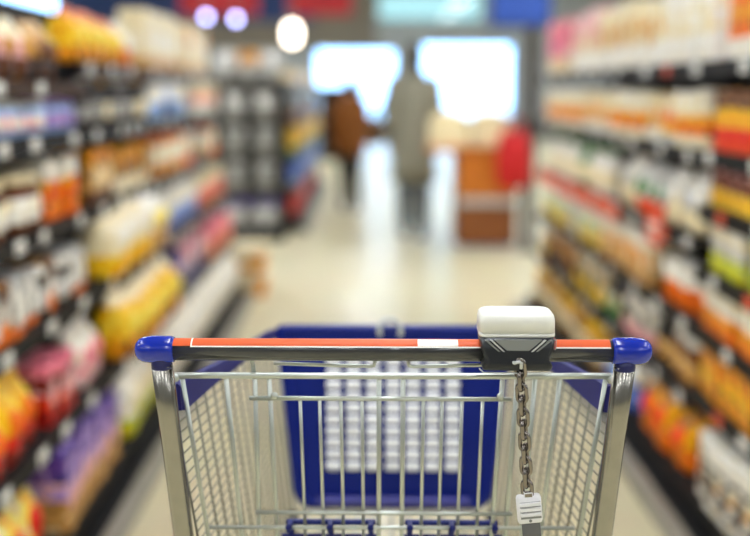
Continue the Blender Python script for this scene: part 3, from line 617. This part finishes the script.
# ------------------------------------------------------------------ people
SKIN = mat('skin', (206, 156, 128), .5, noise=.05)
def skinned(name, verts, edges, m, parent, sub=2, root=0):
    me = bpy.data.meshes.new(name); me.from_pydata([v[0] for v in verts], edges, [])
    me.skin_vertices.new() if hasattr(me.skin_vertices, 'new') else None
    o = link(name, me, parent)
    md = o.modifiers.new('skin', 'SKIN'); md.use_smooth_shade = True
    if not me.skin_vertices: return o
    for i, v in enumerate(verts):
        r = v[1]; me.skin_vertices[0].data[i].radius = r if isinstance(r, tuple) else (r, r)
        me.skin_vertices[0].data[i].use_root = (i == root)
    if sub: sd = o.modifiers.new('sub', 'SUBSURF'); sd.levels = sub; sd.render_levels = sub
    me.materials.append(m)
    return o
def person(loc, rz, s, label, coat_c, trouser_c, hair_c, shoe_c, coat_len, stride, long_hair):
    """stands facing local +Y, 1.72 m tall times s"""
    t = thing('person', label, 'person', loc, rz)
    f = stride
    Jn = {'pel': (0, 0, .93), 'wai': (0, 0, 1.08), 'che': (0, .01, 1.28), 'nek': (0, 0, 1.45), 'hea': (0, .015, 1.56), 'top': (0, .01, 1.66)}
    V, E, ix = [], [], {}
    def v(n, p, r): ix[n] = len(V); V.append((tuple(c * s for c in p), tuple(c * s for c in r) if isinstance(r, tuple) else r * s))
    def e(a, b): E.append((ix[a], ix[b]))
    v('pel', Jn['pel'], (.15, .11)); v('wai', Jn['wai'], (.13, .1)); v('che', Jn['che'], (.16, .11)); v('nb', (0, 0, 1.43), .06); v('nk', (0, .005, 1.49), .052)
    v('hd', (0, .015, 1.57), (.07, .085)); v('hd2', (0, .01, 1.645), (.066, .08)); v('ht', (0, 0, 1.70), (.035, .045))
    for a, b in (('pel', 'wai'), ('wai', 'che'), ('che', 'nb'), ('nb', 'nk'), ('nk', 'hd'), ('hd', 'hd2'), ('hd2', 'ht')): e(a, b)
    legs = {}
    for sd, ph in ((-1, 1), (1, -1)):
        n = 'l' if sd < 0 else 'r'
        hip = (sd * .085, 0, .86); knee = (sd * .08, f * ph * .5 + .03, .48); ank = (sd * .08, f * ph - (.05 if ph < 0 else 0), .08 + (.02 if ph < 0 else 0)); toe = (sd * .09, f * ph + .13, .035)
        legs[n] = (hip, knee, ank, toe)
        v(n + 'h', hip, .085); v(n + 'k', knee, .055); v(n + 'a', ank, .04); v(n + 't', toe, .03)
        e('pel', n + 'h'); e(n + 'h', n + 'k'); e(n + 'k', n + 'a'); e(n + 'a', n + 't')
        sh = (sd * .17, 0, 1.38); el = (sd * .22, -f * ph * .4 - .02, 1.1); wr = (sd * .22, -f * ph * .8 + .06, .86)
        v(n + 's', sh, .055); v(n + 'e', el, .04); v(n + 'w', wr, .028); v(n + 'm', (wr[0], wr[1] + .02, wr[2] - .06), (.035, .02))
        e('che', n + 's'); e(n + 's', n + 'e'); e(n + 'e', n + 'w'); e(n + 'w', n + 'm')
        legs[n + 'arm'] = (sh, el, wr)
        for q in range(4):
            v(n + 'f%d' % q, (wr[0] - sd * .008, wr[1] + .045 - q * .018, wr[2] - .10), .009); v(n + 'g%d' % q, (wr[0] - sd * .018, wr[1] + .05 - q * .018, wr[2] - .14 + (.01 if q in (0, 3) else 0)), .008)
            e(n + 'm', n + 'f%d' % q); e(n + 'f%d' % q, n + 'g%d' % q)
        v(n + 'th', (wr[0] - sd * .02, wr[1] + .055, wr[2] - .07), .01); e(n + 'm', n + 'th')
    skinned('body', V, E, SKIN, t)
    S3 = lambda p: tuple(c * s for c in p)
    # coat: torso shell and sleeves in one garment
    cb = MB(); cm = coat_c
    def ell(rx, ry, z, cy=0): return [(rx * s * math.cos(2 * PI * k / 20), (cy + ry * math.sin(2 * PI * k / 20)) * s, z * s) for k in range(20)]
    cb.loft([ell(.215, .16, coat_len), ell(.205, .155, coat_len + .15), ell(.19, .145, .95), ell(.18, .14, 1.1), ell(.2, .145, 1.28), ell(.195, .125, 1.38), ell(.11, .09, 1.45), ell(.075, .075, 1.49)], cm)
    for n, sd in (('l', -1), ('r', 1)):
        sh, el, wr = legs[n + 'arm']
        cb.tube([S3((sd * .14, 0, 1.385)), S3(sh), S3(((sh[0] + el[0]) / 2, (sh[1] + el[1]) / 2, (sh[2] + el[2]) / 2)), S3(el), S3(wr)], [.075 * s, .08 * s, .07 * s, .062 * s, .052 * s], cm, 14)
    cb.obj('coat', t)
    tb = MB()
    tb.loft([ell(.165, .13, .82), ell(.165, .13, .98)], trouser_c)
    for n in 'lr':
        hip, knee, ank, toe = legs[n]
        tb.tube([S3((hip[0], hip[1], .9)), S3(knee), S3((ank[0], ank[1], ank[2] + .0))], [.105 * s, .075 * s, .062 * s], trouser_c, 14)
    tb.obj('trousers', t)
    for n in 'lr':
        hip, knee, ank, toe = legs[n]
        MB().loft([[(ank[0] * s + a * s * math.cos(2 * PI * k / 14), (ank[1] + .045) * s + b * s * math.sin(2 * PI * k / 14), z * s) for k in range(14)] for a, b, z in ((.046, .135, .0), (.05, .14, .03), (.047, .12, .06), (.045, .07, .1))], shoe_c).obj('shoe', t)
    hb = MB().ball(S3((0, -.012, 1.635)), S3((.088, .1, .095)), hair_c, 18)
    if long_hair: hb.ball(S3((0, -.06, 1.53)), S3((.08, .06, .13)), hair_c, 16)
    hb.obj('hair', t)
    fb = MB().ball(S3((0, .108, 1.575)), S3((.014, .02, .022)), SKIN, 8)
    for q in (-1, 1):
        fb.ball(S3((q * .03, .092, 1.605)), S3((.012, .008, .008)), P('white'), 8).ball(S3((q * .03, .099, 1.605)), S3((.006, .003, .006)), P('dark'), 8).ball(S3((q * .078, .01, 1.59)), S3((.012, .02, .03)), SKIN, 8)
    fb.ball(S3((0, .092, 1.535)), S3((.024, .008, .008)), P('rose'), 8)
    fb.obj('face', t)
    return t
COATG = mat('grey_olive_coat_cloth', (136, 132, 116), .85, noise=.12, scale=30)
COATO = mat('orange_brown_jacket_cloth', (128, 74, 18), .85, noise=.15, scale=30)
TRD = mat('dark_slate_trouser_cloth', (40, 48, 60), .85, noise=.1, scale=30)
TRB = mat('black_trouser_cloth', (22, 24, 26), .85, noise=.1, scale=30)
HAIRD = mat('dark_brown_hair', (56, 48, 34), .6, noise=.2, scale=60)
person((0.41, 9.4, 0), R(-4), 1.0, 'person in a long grey-olive coat walking away down the aisle', COATG, TRD, HAIRD, P('dark'), .5, .06, True)
person((-0.2, 11.6, 0), R(6), .84, 'person in an orange-brown jacket and black trousers walking ahead', COATO, TRB, HAIRD, P('black'), .72, .07, False)
sbm = mat('brown_bag_leather', (92, 62, 30), .5, noise=.15, scale=20)
bb = thing('shoulder_bag', 'brown shoulder bag at the side of the grey-coated person', 'bag', (.41 - .345, 9.4, .82))
MB().loft([rrect(.1, .24, .03, 0), rrect(.13, .27, .04, .06), rrect(.12, .26, .04, .2), rrect(.07, .24, .02, .26)], sbm).obj('body', bb)
MB().tube([(.02, -.11, .25), (.1, -.15, .48), (.18, -.12, .63), (.19, 0, .665), (.18, .12, .63), (.1, .15, .48), (.02, .11, .25)], .01, sbm).obj('strap', bb)

# ------------------------------------------------------------------ the shopping trolley
cart = thing('shopping_trolley', 'chrome wire shopping trolley with dark handle and blue plastic ends', 'trolley', (0.0273, 1.138, 0), R(-1.3))
HZ = 1.0218; HR = 0.0123
def lathe_u(prof, m, o, seg=24):   # revolve about the handle axis (local x)
    M = Matrix.Translation((0, 0, HZ)) @ Matrix.Rotation(PI / 2, 4, 'Y')
    o.lathe([(r, u) for r, u in prof], m, seg, M)
h = MB(); lathe_u([(HR, -.258), (HR, .258)], HANDLE, h, 32); handle = h.obj('handle', cart)
def arc(u0, u1, a0, a1, rr, m, o):  # a shell on the handle; angle from the user's side (-y) upwards
    n = 14; r0, r1 = HR - .0004, HR + rr; rings = []
    for u in (u0, u1):
        rg = []
        for k in range(n + 1):
            a = R(a0 + (a1 - a0) * k / n); rg.append((u, -r1 * math.cos(a), HZ + r1 * math.sin(a)))
        for k in range(n, -1, -1):
            a = R(a0 + (a1 - a0) * k / n); rg.append((u, -r0 * math.cos(a), HZ + r0 * math.sin(a)))
        rings.append(rg)
    o.loft(rings, m, smooth=False)
st = MB(); arc(-.2484, .2422, 33, 150, .0006, STRIP, st); st = st.obj('printed_strip', handle); st['label'] = 'orange-red printed strip'
wl = MB(); arc(-.224, .0985, 26.5, 33, .0009, WHITEP, wl); arc(-.2255, -.2238, 26.5, 120, .0009, WHITEP, wl); arc(.178, .2422, 26.5, 33, .0009, WHITEP, wl)
wl.obj('white_line', handle)
wp = MB(); arc(.028, .073, 34, 80, .0010, WHITEP, wp); wp.obj('white_patch', handle)
for s, name in ((-1, 'end_cap'), (1, 'end_cap')):
    c = MB()
    pr = [(.0124, .2455), (.0142, .2460), (.0152, .249), (.0156, .258), (.0157, .268), (.0155, .273), (.0146, .2800), (.0122, .2855), (.0080, .2888), (.003, .2903), (.0005, .2905)]
    lathe_u([(r, s * u) for r, u in pr], BLUEP, c, 28)
    c = c.obj(name, cart); c['label'] = 'blue plastic end cap'
    nk = MB().lathe([(.0116, 1.0000), (.0119, 1.0006), (.0119, 1.013)], CAPD, 20, Matrix.Translation((s * .2605, 0, 0))).obj('cap_neck', c)
    p = MB().tube([(s * .2605, 0, 1.006), (s * .2590, .025, .92), (s * .2560, .055, .80), (s * .2530, .085, .68), (s * .25, .11, .55), (s * .245, .13, .36), (s * .24, .15, .22), (s * .238, .2, .165), (s * .232, .3, .15), (s * .2, .76, .15)], .0122, STEEL, 16)
    p.obj('side_tube', cart)
# rear gate wires: plane leans forward from (v .03, w .983) to (v .1, w .755)
def gp(u, w, back=0.0): return (u, .03 + (.983 - w) * .307 + back, w)
g = MB()
g.tube([gp(-.254, .983), gp(-.2, .9835), gp(0, .9835), gp(.2, .9845), gp(.2525, .985)], .0037, CHROME, 10)
for ut, ub in ((-.2455, -.233), (-.194, -.19), (-.160, -.168), (-.1435, -.145), (-.0155, -.0165), (.0125, .0125), (.128, .126), (.145, .143), (.1655, .164), (.1945, .187), (.2475, .2365)):
    g.tube([gp(ut, .984, .004), gp(ub, .755, .004), gp(ub, .62, .004)], .0029, CHROME, 8)
g.tube([gp(-.168, .9535), gp(.139, .9535)], .0027, CHROME, 8)
for u in (-.1085, -.0855, -.0605, -.0355, .0365, .0585, .082, .106):
    g.tube([gp(u, .9535, .003), gp(u * 1.01, .70, .003)], .0021, CHROME, 8)
g.tube([gp(-.170, .7905), gp(.149, .7905)], .0027, CHROME, 8)
g.tube([gp(-.2285, .7695, -.004), gp(.227, .7715, -.004)], .0027, CHROME, 8)
g.tube([gp(-.232, .62), gp(.235, .62)], .003, CHROME, 8)
g.tube([(-.135, .010, 1.0035), (-.06, .010, 1.0012), (-.026, .010, 1.0005), (-.021, .009, 1.0015), (-.0195, .006, 1.008)], .0022, CHROME, 8)
g.tube([(.13, .010, 1.0035), (.06, .010, 1.0012), (.024, .010, 1.0005), (.019, .009, 1.0015), (.0175, .006, 1.008)], .0022, CHROME, 8)
for u in (-.1615, .1445): g.tube([(u, .012, 1.008), (u, .03, .998), gp(u, .984, .006), gp(u, .95, .004)], .0026, CHROME, 8)
for u in (-.138, .126): g.ball(gp(u, .958, -.003), (.0045, .0045, .0045), CHROME, 10)
for s in (-1, 1): g.ball((s * .252, .028, .981), (.0055, .0055, .0055), CHROME, 10)
g.obj('rear_gate', cart)
# seat flap in two blue plastic halves with clips
for u0, u1 in ((-.1345, -.0205), (.0165, .134)):
    f = MB(); um = (u0 + u1) / 2; wd = u1 - u0
    f.box((um, .1105, .7695), (wd, .008, .006), FLAPP, bev=.002)
    f.box((um, .1125, .730), (wd + .012, .006, .045), FLAPP, bev=.002)
    f.box((um, .1125, .686), (wd + .016, .006, .05), FLAPP, bev=.002)
    for q in (0, .5, 1):
        uu = u0 + .006 + (wd - .012) * q
        f.box((uu, .097, .770), (.0065, .026, .009), FLAPP, bev=.002); f.ball((uu, .084, .7735), (.0045, .004, .0045), FLAPP, 10)
        f.box((uu, .112, .743), (.007, .006, .055), FLAPP, bev=.001)
    f.obj('seat_flap', cart)
# basket: side panels, floor, front
def lerp(a, b, t): return tuple(x + (y - x) * t for x, y in zip(a, b))
for s in (-1, 1):
    A, B = (s * .2590, .045, .945), (s * .2085, .615, .892)     # top line near, far
    Cc, D = (s * .2190, .11, .555), (s * .1720, .58, .590)       # bottom line near, far
    m = MB()
    NV, NH = 13, 29
    for i in range(NV + 1):
        t = i / NV; m.tube([lerp(A, B, t), lerp(Cc, D, t)], .0016, GALV, 6)
    for j in range(1, NH + 1):
        t = j / NH; m.tube([lerp(lerp(A, Cc, t), lerp(B, D, t), q / 4) for q in range(5)], .0010 if 0 < j < NH else .003, GALV, 6)
    m.obj('side_panel', cart)
    rm = MB()
    rings = []
    for t in (0, .04, .3, .6, .92, 1):
        p = lerp((s * .2525, .04, .954), (s * .2035, .612, .897), t); hh = .010 + .0105 * max(0, 1 - t * 2.2)
        if t in (0, 1): hh *= .8
        th = .004
        rings.append([(p[0] - s * th, p[1], p[2] - hh), (p[0] + s * th, p[1], p[2] - hh), (p[0] + s * th * 1.6, p[1], p[2] + hh * .8), (p[0], p[1], p[2] + hh), (p[0] - s * th, p[1], p[2] + hh * .8)])
    rm.loft(rings, RIMP, smooth=False); rm = rm.obj('side_rim', cart); rm['label'] = 'violet-blue plastic side rim'
fl = MB()
for i in range(13):
    t = i / 12; fl.tube([lerp((-.215, .11, .555), (.215, .11, .555), t), lerp((-.172, .58, .590), (.172, .58, .590), t)], .0022, CHROME, 6)
for j in range(9):
    t = j / 8; fl.tube([lerp((-.215, .11, .551), (-.172, .58, .586), t), lerp((.215, .11, .551), (.172, .58, .586), t)], .0022, CHROME, 6)
fl.obj('basket_floor', cart)
fw = MB()
for i in range(13):
    t = i / 12; fw.tube([lerp((-.203, .634, .895), (.203, .634, .895), t), lerp((-.172, .596, .59), (.172, .596, .59), t)], .0022, CHROME, 6)
for j in range(8):
    t = j / 7; fw.tube([lerp((-.203, .638, .895), (-.172, .60, .59), t), lerp((.203, .638, .895), (.172, .60, .59), t)], .0022, CHROME, 6)
fw.obj('front_panel', cart)
# blue front board with rounded lower corners; plane v = .618 -> .582 from w .908 to .598
def fp(u, w, b=0): return (u, .584 + (w - .598) * .115 + b, w)
def board_outline(k):
    pts = []
    for a in (): pts.append((-.160 * k + .024 - .024 * math.sin(R(a)) * 1 - .0, .624 - .024 * math.cos(R(a))))
    left = [(-.134 - .038 * math.sin(R(a)), .631 - .040 * math.cos(R(a))) for a in range(0, 91, 10)]
    left += [(-.189, .80), (-.2025, .897)] + [(-.2025 + .012 * (1 - math.cos(R(a))), .897 + .011 * math.sin(R(a))) for a in range(30, 91, 30)]
    right = [(-u + .006, w) for u, w in left][::-1]
    return [(.003 + (u - .003) * k, .753 + (w - .753) * (1 - (1 - k) * .7)) for u, w in left + right]
bd = MB(); o1, o2 = board_outline(1), board_outline(.93)
bd.loft([[fp(u, w, .012) for u, w in o1], [fp(u, w, -.004) for u, w in o1], [fp(u, w, -.006) for u, w in o2], [fp(u, w, .0) for u, w in board_outline(.91)]], NAVYP, smooth=False)
bd = bd.obj('front_board', cart); bd['label'] = 'dark blue plastic board at the far end of the basket'
lip = MB().box(fp(.003, .6075, -.012), (.265, .016, .013), LIPM, Matrix.Rotation(R(35), 4, 'X'), bev=.003).obj('lower_lip', bd); lip['label'] = 'lower lip painted paler as a highlight'
ins = MB(); u0, u1, w0, w1 = -.118, .122, .656, .878
nc, nr = 7, 11
cwid, rhei = (u1 - u0) / nc, (w1 - w0) / nr
for i in range(nc):
    for j in range(nr):
        ins.box(fp(u0 + (i + .5) * cwid, w0 + (j + .5) * rhei, -.0045), (cwid * .76, .010, rhei * .84), INSERT, bev=.0046, smooth=True)
ins = ins.obj('insert_pads', bd); ins['label'] = 'white raised pads in rows'
MB().tube([fp(.0 - .019 * math.cos(R(a)) - .0035, .902 + .0195 * math.sin(R(a)), -.008) for a in range(-30, 211, 20)], .0042, LOCKL, 10).obj('hoop', bd)
# coin lock on the handle
lk = MB()
uc = .137
def lr(w_, d_, r, z, dy=0): return [(uc + x * .975, y + dy, z if z > 1.02 else z + (1.02 - z) * .14) for x, y, z in rrect(w_, d_, r, z, 4)]
lk.loft([lr(.080, .048, .008, 1.0425), lr(.085, .052, .009, 1.0432), lr(.0855, .053, .009, 1.0465), lr(.0825, .050, .009, 1.0468), lr(.0825, .050, .009, 1.0476), lr(.0855, .053, .010, 1.048), lr(.0855, .053, .012, 1.060), lr(.0835, .052, .013, 1.0655), lr(.078, .047, .014, 1.0682), lr(.066, .038, .012, 1.0688), lr(.062, .034, .012, 1.0678)], LOCKW)
lock = lk.obj('coin_lock', cart); lock['label'] = 'off-white and charcoal coin lock'
ld = MB()
ld.loft([lr(.062, .040, .006, 1.0035, -.004), lr(.077, .050, .006, 1.0048, -.005), lr(.080, .054, .006, 1.0095, -.005), lr(.073, .054, .006, 1.0165, -.004), lr(.0745, .0545, .006, 1.022, -.003), lr(.0815, .055, .006, 1.030, -.002), lr(.0825, .053, .007, 1.0425)], LOCKD)
ld = ld.obj('lock_body', lock)
pl = MB()
def fq(pts, y0, y1, m): pl.loft([[(uc + u, y1, w) for u, w in pts], [(uc + u, y0, w) for u, w in pts]], m, smooth=False)
fq([(-.026, 1.0415), (-.012, 1.0295), (.012, 1.0295), (.026, 1.0415)], -.0305, -.026, LOCKG)
for s in (-1, 1):
    fq([(s * .0305, 1.0412), (s * .0285, 1.0412), (s * .0145, 1.0285), (s * .0165, 1.0285)][::s], -.0312, -.026, LOCKL)
    fq([(s * .0365, 1.0412), (s * .034, 1.0412), (s * .0195, 1.0285), (s * .0215, 1.0285)][::s], -.0312, -.026, LOCKG)
pl.box((uc + .0415, -.012, 1.034), (.003, .02, .012), REDP, bev=.001)
pl.tube([(uc - .042, -.028, 1.009), (uc - .037, -.029, 1.0045), (uc, -.029, 1.0038), (uc + .037, -.029, 1.0045)], .0008, LOCKL, 6)
pl.obj('lock_face', lock)
# chain from the lock to the key block
p0, p1 = Vector((.1395, -.030, 1.0165)), Vector((.1525, -.022, .8600))
ch = MB(); n = 11; d = (p1 - p0); pitch = d.length / n; dn = d.normalized()
ch.tube([(uc - .006, -.022, 1.0165), (uc - .004, -.034, 1.0165), (uc + .001, -.0355, 1.0185), (uc + .0035, -.034, 1.0165), (uc + .0035, -.033, 1.010)], .0019, LOCKL, 8)
for i in range(n):
    c = p0 + dn * pitch * (i + .5); ang = R(25) if i % 2 == 0 else R(118)
    side = Vector((math.cos(ang), -math.sin(ang), 0)); side = (side - dn * side.dot(dn)).normalized()
    hl, hw = pitch / 2 + .0024 - .0052 + .0012, .0052; pts = []
    for a in range(0, 181, 30): pts.append(c + dn * (hl + hw * math.sin(R(a))) + side * hw * math.cos(R(a)))
    for a in range(180, 361, 30): pts.append(c + dn * (-hl + hw * math.sin(R(a))) + side * hw * math.cos(R(a)))
    ch.tube(pts, .0024, CHAINM, 8, closed=True)
ch.obj('chain', lock)
kb = MB(); tilt = Matrix.Rotation(R(-6), 4, 'Y')
def kp(x, y, z): return tuple(Vector((.1547, -.022, .8445)) + tilt @ Vector((x, y, z)))
kb.box(kp(0, 0, 0), (.028, .012, .034), KEYW, tilt, bev=.004, smooth=True)
kb.box(kp(.001, -.0058, 0), (.023, .001, .020), LOCKG, tilt)  # grey sheet paints the shade in the grooves between the ribs
for z in (.0075, .0015, -.0045): kb.box(kp(.001, -.0066, z), (.023, .005, .0042), KEYW, tilt, bev=.0007)
kb.ball(kp(0, -.006, -.0125), (.002, .001, .002), LOCKG, 8)
kb.box(kp(0, -.002, .0175), (.010, .007, .006), CHAINM, tilt, bev=.001)
kb = kb.obj('key_block', lock); kb['label'] = 'white ribbed key block'
MB().box(kp(.0005, 0, -.034), (.021, .005, .036), KEYG, tilt, bev=.0012).obj('key_tongue', lock)
# chassis and castors
MB().tube([(-.238, .2, .165), (0, .2, .165), (.238, .2, .165)], .009, STEEL, 10).obj('rear_axle', cart)
MB().tube([(-.2, .76, .15), (.2, .76, .15)], .011, STEEL, 12).obj('front_axle', cart)
for s in (-1, 1): MB().tube([(s * .17, .56, .59), (s * .185, .62, .4), (s * .2, .7, .16)], .009, STEEL, 10).obj('riser', cart)
for u, v in ((-.238, .2), (.238, .2), (-.2, .74), (.2, .74)):
    k = MB().box((u, v, .137), (.042, .04, .008), STEEL, bev=.002)
    for s in (-1, 1): k.box((u + s * .02, v + .008, .10), (.004, .03, .08), STEEL, bev=.001)
    k = k.obj('castor', cart)
    MB().lathe([(.05, -.013), (.0615, -.011), (.0625, 0), (.0615, .011), (.05, .013)], RUBBER, 24, Matrix.Translation((u, v + .008, .0625)) @ Matrix.Rotation(PI / 2, 4, 'Y')).obj('wheel', k)
